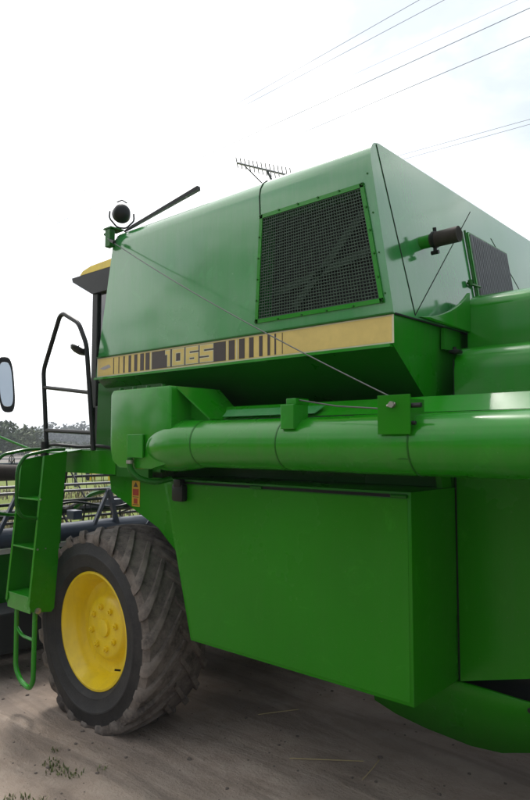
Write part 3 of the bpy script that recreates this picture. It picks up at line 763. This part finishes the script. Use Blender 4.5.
# hills
def hill(name, dist, lat0, lat1, hgt, seed, depth=120):
    rnd = random.Random(seed); N = 60; ph = [rnd.uniform(0, 6.28) for _ in range(5)]
    m = MB(); loops = []
    for i in range(N+1):
        t = i/N; lat = lat0+(lat1-lat0)*t
        h = hgt*(.62+.2*math.sin(t*7+ph[0])+.12*math.sin(t*17+ph[1])+.06*math.sin(t*41+ph[2])+.03*math.sin(t*97+ph[3]))
        h *= math.sin(math.pi*min(1, max(0, t)))**.3 if 0 < t < 1 else .0
        l = []
        for dd, hh in ((-depth, -2), (-depth*.5, .55), (0, 1), (depth, -2)):
            x, y = fp(dist+dd, lat); l.append((x, y, h*hh if hh > 0 else -2))
        loops.append(l)
    m.loft(loops, cap=False, close=False); return tag(m.build(name, M['hill'], None, smooth=True), kind='structure')
hill('hills', 620, -480, 420, 24, 3, 90)
hill('hills', 430, -420, 400, 10, 9, 60)

# ---- trees
def make_tree(name, x, y, h, w, mat, seed, label, cat='tree', group=None, leaves=700, lowc=.15):
    rnd = random.Random(seed); T = empty(name, (x, y, 0)); tag(T, label, cat, group)
    m = MB(); m.tube([(x, y, -.1), (x+.1*w*.2, y, h*.35), (x, y, h*.7)], [h*.032, h*.022, h*.008], 8)
    for k in range(6):
        a = rnd.uniform(0, 6.28); z = h*rnd.uniform(.25, .55); l = w*rnd.uniform(.25, .42)
        m.tube([(x, y, z), (x+math.cos(a)*l*.5, y+math.sin(a)*l*.5, z+h*.1), (x+math.cos(a)*l, y+math.sin(a)*l, z+h*.22)], [h*.012, h*.008, h*.003], 6)
    m.build('trunk', M['bark'], T)
    cl = []
    for k in range(16):
        a = rnd.uniform(0, 6.28); u = rnd.random(); zz = lowc+(1-lowc)*u; env = math.sin(math.pi*min(1, .18+u*.8))**.7
        rr_ = w*.5*env*math.sqrt(rnd.random())
        cl.append((x+math.cos(a)*rr_, y+math.sin(a)*rr_, h*zz*.92, w*rnd.uniform(.12, .23)))
    m = MB(); s = w*.035
    for k in range(leaves):
        cx_, cy_, cz_, cr = cl[k % 16]
        v = Vector((rnd.gauss(0, 1), rnd.gauss(0, 1), rnd.gauss(0, 1))).normalized()*cr*rnd.random()**.4
        p = Vector((cx_, cy_, cz_))+v; p.z = max(p.z, h*.06)
        a = Vector((rnd.gauss(0, 1), rnd.gauss(0, 1), rnd.gauss(0, .7))).normalized()*s*rnd.uniform(.6, 1.5); b = a.orthogonal().normalized()*s*rnd.uniform(.5, 1.1)
        m.face([p-a, p+b, p+a, p-b])
    m.keep = True
    m.build('crown', mat, T)
    return T
def latpx(px, dist): return fp(dist, (px-265)/646*dist)
tl = [(-34, 95, 6.0, 7, 'leaf_a', 'large dark tree left of the frame edge beyond the field'),
      (3, 92, 4.3, 7.5, 'leaf_a', 'darkest tree at the left end of the far tree line'),
      (22, 100, 3.6, 8.0, 'leaf_b', 'rounded olive tree right of the darkest far tree'),
      (38, 118, 3.9, 7.0, 'leaf_b', 'pale olive tree in the middle of the far tree line'),
      (50, 300, 8.5, 20, 'leaf_c', 'greyish tree behind the left post of the black handrail'),
      (66, 310, 7.5, 22, 'leaf_c', 'low wide grey tree between the two handrail posts'),
      (80, 300, 8.8, 18, 'leaf_c', 'tallest grey tree between the two handrail posts'),
      (93, 320, 8.0, 20, 'leaf_c', 'grey tree beside the right handrail post'),
      (118, 150, 5.0, 9, 'leaf_a', 'far tree hidden behind the harvester')]
for i, (px, dist, h_, w_, mt, lb_) in enumerate(tl[:-1]):
    x, y = latpx(px, dist); make_tree('tree', x, y, h_, w_, M[mt], 20+i, lb_, group='far trees beyond the field', leaves=900, lowc=.12)
# low scrub band as one mass
m = MB(); rnd = random.Random(5)
for k in range(5000):
    px = rnd.uniform(-120, 320); dist = rnd.uniform(150, 175); x, y = latpx(px, dist)
    z = rnd.random()**1.5*2.1; p = Vector((x, y, z)); s = .30
    a = Vector((rnd.gauss(0, 1), rnd.gauss(0, 1), rnd.gauss(0, 1))).normalized()*s; b = a.orthogonal().normalized()*s
    m.face([p-a, p+b, p+a, p-b])
m.keep = True
tag(m.build('scrub', M['leaf_c']), 'low grey green scrub along the far edge of the field', 'scrub', kind='stuff')
# tree row on the other side of the yard (mirrored in the paintwork)
row = [(-31, -27, 17, 13), (-24, -31, 14, 12), (-46, -28, 9, 10), (-15, -33, 15, 12), (-4, -32, 12, 11), (-55, -20, 10, 10), (8, -30, 14, 12)]
for i, (x, y, h_, w_) in enumerate(row):
    make_tree('tree', x, y, h_, w_, M['leaf_a' if i % 2 else 'leaf_b'], 60+i, 'tree in the row across the yard, opposite the harvester', group='trees across the yard', leaves=1100, lowc=.08)

# dry grass and weeds behind the header
def tuft(cx_, cy_, n_, h_, r_, mat, seed, mb=None, wd=.006):
    rnd = random.Random(seed); m = mb or MB()
    for k in range(n_):
        a = rnd.uniform(0, 6.28); rr_ = r_*math.sqrt(rnd.random()); p = Vector((cx_+math.cos(a)*rr_, cy_+math.sin(a)*rr_, 0)); l = h_*rnd.uniform(.4, 1)
        b = rnd.uniform(0, 6.28); lean = Vector((math.cos(b), math.sin(b), 0))*l*rnd.uniform(.2, .9); s = Vector((-math.sin(b), math.cos(b), 0))*wd
        m.face([p-s, p+s, p+lean*.4+Vector((0, 0, l*.6))+s*.8, p+lean*.4+Vector((0, 0, l*.6))-s*.8]); m.face([p+lean*.4+Vector((0, 0, l*.6))-s*.8, p+lean*.4+Vector((0, 0, l*.6))+s*.8, p+lean+Vector((0, 0, l*.8))])
    m.keep = True
    return m
m = MB(); rnd = random.Random(11)
for k in range(70):
    t = rnd.uniform(13, 26); px = rnd.uniform(-60, 190); x, y = latpx(px, t)
    tuft(x, y, int(rnd.uniform(20, 60)), rnd.uniform(.10, .5), rnd.uniform(.3, .9), None, k, m, .02)
M['dry'] = leafmat('dry_weeds', (.13, .11, .05), (.26, .21, .11))
tag(m.build('dry_grass', M['dry']), 'brown dry grass beyond the header', 'dry grass', kind='stuff')

# weeds on the dirt
ws = [(-3.40, 2.04, 'largest weed tuft at the bottom left of the dirt', 46, .07), (-3.50, 2.06, 'weed tuft left of the largest tuft', 26, .05), (-3.28, 2.08, 'weed tuft right of the largest tuft', 22, .05),
      (-3.28, 1.74, 'weed tuft at the bottom left corner of the photo', 40, .07), (-3.16, 1.80, 'weed tuft on the bottom edge, right of the corner tuft', 24, .05), (-3.22, 2.22, 'tiny weed sprig nearest the tyre', 10, .03), (-3.62, 2.16, 'tiny weed sprig farthest left', 12, .035)]
for i, (x, y, lb_, n_, r_) in enumerate(ws):
    m = tuft(x, y, int(n_*1.2), .032, r_, None, 40+i, None, .0035); o = m.build('weed', M['weed'], None, loc=(x, y, 0)); tag(o, lb_, 'weed', 'weeds growing in the dirt')
# pebbles and clods
m = MB(); rnd = random.Random(3)
for k in range(700):
    x = rnd.uniform(-5.5, -.6); y = rnd.uniform(1.2, 4.8); s = rnd.choice((.002, .003, .003, .004, .005, .006, .008, .012))*rnd.uniform(.7, 1.3)
    g = bmesh.ops.create_icosphere(m.bm, subdivisions=1, radius=s)
    for v in g['verts']: v.co = Vector((v.co.x*rnd.uniform(.8, 1.5), v.co.y*rnd.uniform(.8, 1.4), v.co.z*.6))+Vector((x, y, s*.2))
M['clod'] = plain('clods', (.13, .105, .09), .95, var=.4, scale=60)
tag(m.build('gravel', M['clod']), 'scattered pebbles and clods of dirt', 'gravel', kind='stuff')
# straws
m = MB(); rnd = random.Random(8)
for k in range(120):
    x = rnd.uniform(-4.8, -1.0); y = rnd.uniform(1.6, 4.0); a = rnd.gauss(0, .9); l = rnd.uniform(.008, .035); w_ = .0012
    d_ = Vector((math.cos(a), math.sin(a), 0)); u_ = Vector((-d_.y, d_.x, 0))*w_; p = Vector((x, y, .004)); q = p+d_*l+Vector((0, 0, rnd.uniform(0, .006)))
    m.face([p-u_, q-u_, q+u_, p+u_])
m.keep = True
M['chaff'] = leafmat('chaff', (.10, .075, .045), (.40, .33, .19))
tag(m.build('chaff', M['chaff']), 'bits of chaff and dead leaf scattered over the dirt', 'chaff', kind='stuff')
for (a, b, lb_) in (((-2.50, 3.02), (-2.16, 3.28), 'pale straw stalk lying under the harvester at the bottom'), ((-2.05, 3.10), (-2.10, 3.35), 'short upright looking straw stalk under the side box'), ((-3.05, 3.35), (-2.9, 3.6), 'broken straw stalk behind the front tyre')):
    c_ = ((a[0]+b[0])/2, (a[1]+b[1])/2, 0); m = MB(); m.tube([(a[0], a[1], .006), (c_[0]+.01, c_[1]-.01, .012), (b[0], b[1], .005)], .003, 5)
    tag(m.build('straw_stalk', M['straw'], None, loc=c_), lb_, 'straw', 'straw stalks on the dirt')

# ---- reel of a second harvester in the field
px0 = latpx(12, 25); px1 = latpx(37, 25.6)
v0 = Vector((*px0, 1.05)); v1 = Vector((*px1, 1.05)); ax = (v1-v0).normalized()
RT = empty('harvester_reel', (v0.x, v0.y, 0)); tag(RT, 'dark skeletal harvester reel with star wheels out in the field', 'harvester reel')
m = MB(); e0 = v0-ax*2.6; e1 = v1+ax*1.6; m.tube([e0, e1], .05, 8); m.tube([e0-Vector((0, 0, 1.0)), e0+Vector((0, 0, .05))], .06, 8); m.tube([e1-Vector((0, 0, 1.0)), e1], .06, 8); m.build('axle', M['bluegrey'], RT)
up = Vector((0, 0, 1)); sd = ax.cross(up)
for c in (v0, v1, e0, e1):
    m = MB(); pts = [c+(up*math.cos(a)+sd*math.sin(a))*.38 for a in [2*math.pi*k/6 for k in range(7)]]
    for k in range(6): m.tube([c, pts[k]], .022, 6); m.tube([pts[k], pts[k+1]], .018, 6)
    m.build('star_wheel', M['black'], RT)
for k in range(6):
    a = 2*math.pi*k/6; o_ = (up*math.cos(a)+sd*math.sin(a))*.38; m = MB(); m.tube([e0+o_, e1+o_], .012, 6); m.build('bat', M['bluegrey'], RT)
a = Vector((*latpx(-14, 25), 2.30)); b = Vector((*latpx(44, 26), 1.38))
m = MB(); m.tube([a, b], .045, 8); m.tube([a, (a.x, a.y, 0)], .06, 8); ar = m.build('arm', M['green'], RT)
m = MB(); m.tube([b-(b-a).normalized()*.5, b+(b-a).normalized()*.05], .055, 8); m.build('arm_end', M['yellow'], RT)

# ---- small red and yellow implement far off
x, y = latpx(96, 32); IM = empty('seed_drill', (x, y, 0)); tag(IM, 'small red and yellow farm implement seen between header and tyre', 'farm implement')
def loc_(u, v, z): q = Vector((x, y, z)); return q+Vector((d1.x*u+d0.x*v, d1.y*u+d0.y*v, 0))
m = MB(); m.prism([loc_(.0, 0, .35), loc_(.45, 0, .35), loc_(.55, 0, .85), loc_(-.05, 0, .85)], (d0.x*.7, d0.y*.7, 0), .02); m.build('hopper', M['red'], IM)
m = MB()
for u in (-.25, .65): m.tube([loc_(u, 0, 0), loc_(u, 0, .9), loc_(u, .7, .9), loc_(u, .7, 0)], .05, 8)
m.tube([loc_(-.25, 0, .3), loc_(.65, 0, .3)], .04, 8); m.tube([loc_(-.6, 0, .45), loc_(-.25, 0, .45)], .04, 8)
m.build('frame', M['yellow'], IM)
for u in (-.45, .85):
    m = MB(); c = loc_(u, .35, .28); m.tube([c-Vector((d1.x, d1.y, 0))*.07, c+Vector((d1.x, d1.y, 0))*.07], .28, 18); m.build('wheel', M['rubber'], IM)

HZ = MB(); HZ.box((-800, -800, -4), (800, 800, 30))
hm = bpy.data.materials.new('haze_air'); hm.use_nodes = True; hnt = hm.node_tree
hnt.nodes.remove(hnt.nodes['Principled BSDF']); pv = nn(hnt, 'ShaderNodeVolumePrincipled'); pv.inputs['Color'].default_value = (.86, .92, 1, 1); pv.inputs['Density'].default_value = .0011
hnt.links.new(pv.outputs['Volume'], hnt.nodes['Material Output'].inputs['Volume'])
tag(HZ.build('haze', hm), 'thin pale haze over the far fields', 'haze', kind='stuff')

# ---- tv antenna on a mast behind the machine
AT = empty('tv_antenna', (-10.5, 12.2, 0)); tag(AT, 'comb shaped television antenna showing above the harvester roof', 'antenna')
def un(px, py, D):
    f = 646.; th = math.atan(724/f); p_ = math.atan(43/f)
    d_ = Vector((-math.cos(th), math.sin(th), 0)); r_ = Vector((math.sin(th), math.cos(th), 0)); U = -d_*math.sin(p_)+Vector((0, 0, math.cos(p_))); Fv = d_*math.cos(p_)+Vector((0, 0, math.sin(p_)))
    v = Fv*f+r_*(px-265)-U*(py-400); return Vector((0, 0, 1.85))+v*(D/v.dot(d_))
a = un(237, 163, 16); b = un(291, 176, 16.2)
m = MB(); bd = (b-a).normalized()
m.tube([a, b], .028, 6); m.build('boom', M['greyalu'], AT)
m = MB(); e = Vector((.15, .1, 1)).normalized(); e = (e-bd*e.dot(bd)).normalized(); sd_ = Vector((.2, -.5, .85)).normalized()
for k in range(14):
    c = a.lerp(b, k/13); L = .13+.05*(k/11); m.tube([c-sd_*L*.9, c+sd_*L*1.1], .014, 5); e_ = c+bd.cross(sd_).normalized()*.02; m.tube([e_-bd.cross(sd_)*L*.8, e_+bd.cross(sd_)*L*.8], .012, 5)
m.build('element', M['greyalu'], AT)
m = MB(); c = a.lerp(b, .55); m.tube([c, (-10.5, 12.2, 8.3), (-10.5, 12.2, 0)], .03, 8); m.tube([a.lerp(b, .12), (-10.5, 12.2, 8.1)], .016, 6); m.build('mast', M['wire'], AT)

# ---- power lines
vd = Vector((-.9546, .2539, .1558)).normalized()
wl_ = [((-7.68, 14.59, 13.29), 'topmost power line crossing the top of the sky'), ((-7.19, 15.02, 13.29), 'power line just right of the topmost one'),
       ((-5.86, 16.21, 13.24), 'faint third power line, leaving by the top right corner'), ((-5.54, 16.5, 13.08), 'power line entering just under the top right corner'),
       ((-5.55, 16.49, 12.32), 'lowest of the five steep power lines'), ((-5.6, 16.45, 10.11), 'upper of the two shallow lines just above the tank roof'),
       ((-5.6, 16.45, 9.98), 'lower of the two shallow lines just above the tank roof')]
for i, (p, lb_) in enumerate(wl_):
    p = Vector(p); m = MB(); pts = []
    dirn = vd if i < 5 else (Vector(un(401, 155+5*(i-5), 26))-p).normalized()
    if i in (0, 1, 2, 3, 4):
        tgt = [(240, 102), (240, 108), (315, 92), (229, 145), (302, 133)][i]; dirn = (un(*tgt, 24+i*.6)-p).normalized()
    for k in range(31):
        t = -10+k*2.6; q = p+dirn*t; pts.append(q)
    m.tube(pts, [.0065, .0065, .004, .009, .009, .006, .006][i], 5); o = m.build('power_line', M['wire'], None, loc=tuple(p)); tag(o, lb_, 'power line', 'power lines across the sky')

# ================================================================== light, sky, camera
SUN = Vector((-.90, .50, 1.65)).normalized()
el = math.asin(SUN.z); az = math.atan2(SUN.x, SUN.y)
W = bpy.data.worlds.new('World'); S.world = W; W.use_nodes = True
nt = W.node_tree; bg = nt.nodes['Background']
sky = nn(nt, 'ShaderNodeTexSky'); sky.sky_type = 'NISHITA'; sky.sun_disc = False; sky.sun_elevation = el; sky.sun_rotation = az; sky.dust_density = 2
tc = nn(nt, 'ShaderNodeTexCoord')
mp = nn(nt, 'ShaderNodeMapping'); mp.inputs['Scale'].default_value = (1, 1, 2.0); mp.inputs['Location'].default_value = (.3, .1, .2); nt.links.new(tc.outputs['Generated'], mp.inputs['Vector'])
n1 = nn(nt, 'ShaderNodeTexNoise'); n1.inputs['Scale'].default_value = 2.6; n1.inputs['Detail'].default_value = 7; n1.inputs['Roughness'].default_value = .55; n1.inputs['Distortion'].default_value = .4
nt.links.new(mp.outputs['Vector'], n1.inputs['Vector'])
sx = nn(nt, 'ShaderNodeSeparateXYZ'); nt.links.new(tc.outputs['Generated'], sx.inputs[0])
sh_ = nn(nt, 'ShaderNodeMath', operation='MULTIPLY_ADD'); nt.links.new(sx.outputs['X'], sh_.inputs[0]); sh_.inputs[1].default_value = -.22; nt.links.new(n1.outputs['Fac'], sh_.inputs[2])
cov = ramp(nt, n1.outputs['Fac'], [(.34, .75), (.52, 1.0)])
clb = ramp(nt, sh_.outputs[0], [(.46, (5.9, 6.4, 7.0)), (.56, (7.2, 7.5, 7.9)), (.63, (10.6, 10.6, 10.6)), (.95, (10.4, 10.45, 10.5))])
# thin cloud is brighter towards the sun
dp = nn(nt, 'ShaderNodeVectorMath', operation='DOT_PRODUCT'); nt.links.new(tc.outputs['Generated'], dp.inputs[0]); dp.inputs[1].default_value = tuple(SUN)
br = nn(nt, 'ShaderNodeMapRange'); br.inputs['From Min'].default_value = -.3; br.inputs['From Max'].default_value = 1.0; br.inputs['To Min'].default_value = .60; br.inputs['To Max'].default_value = 1.45
nt.links.new(dp.outputs['Value'], br.inputs['Value'])
cm = mix(nt, 1.0, clb, br.outputs[0], 'MULTIPLY')
sz = nn(nt, 'ShaderNodeSeparateXYZ'); nt.links.new(tc.outputs['Generated'], sz.inputs[0])
hzr = nn(nt, 'ShaderNodeMapRange'); hzr.inputs['From Min'].default_value = 0; hzr.inputs['From Max'].default_value = .35; hzr.inputs['To Min'].default_value = 1.25; hzr.inputs['To Max'].default_value = 1.0
nt.links.new(sz.outputs['Z'], hzr.inputs['Value']); cm = mix(nt, 1.0, cm, hzr.outputs[0], 'MULTIPLY')
nt.links.new(mix(nt, cov, sky.outputs['Color'], cm), bg.inputs['Color'])
bg.inputs['Strength'].default_value = .12
sl = bpy.data.lights.new('sun', 'SUN'); sl.energy = 2.5; sl.angle = R(10); sl.color = (1, .96, .90)
so_ = bpy.data.objects.new('sun', sl); so_.rotation_euler = SUN.to_track_quat('Z', 'Y').to_euler(); C.objects.link(so_)

f = 646.; th = math.atan(724/f); p_ = math.atan(43/f)
cam = bpy.data.cameras.new('camera'); co = bpy.data.objects.new('camera', cam); C.objects.link(co)
co.location = (0, 0, 1.85)
dirv = Vector((-math.cos(th)*math.cos(p_), math.sin(th)*math.cos(p_), math.sin(p_)))
co.rotation_euler = dirv.to_track_quat('-Z', 'Y').to_euler()
cam.sensor_fit = 'VERTICAL'; cam.sensor_height = 24; cam.lens = f/800*24; cam.clip_end = 5000; cam.clip_start = .05
S.camera = co
S.view_settings.view_transform = 'Standard'; S.view_settings.look = 'None'; S.view_settings.exposure = .15; S.view_settings.gamma = 1
S.view_settings.use_curve_mapping = False
S.render.engine = 'CYCLES'
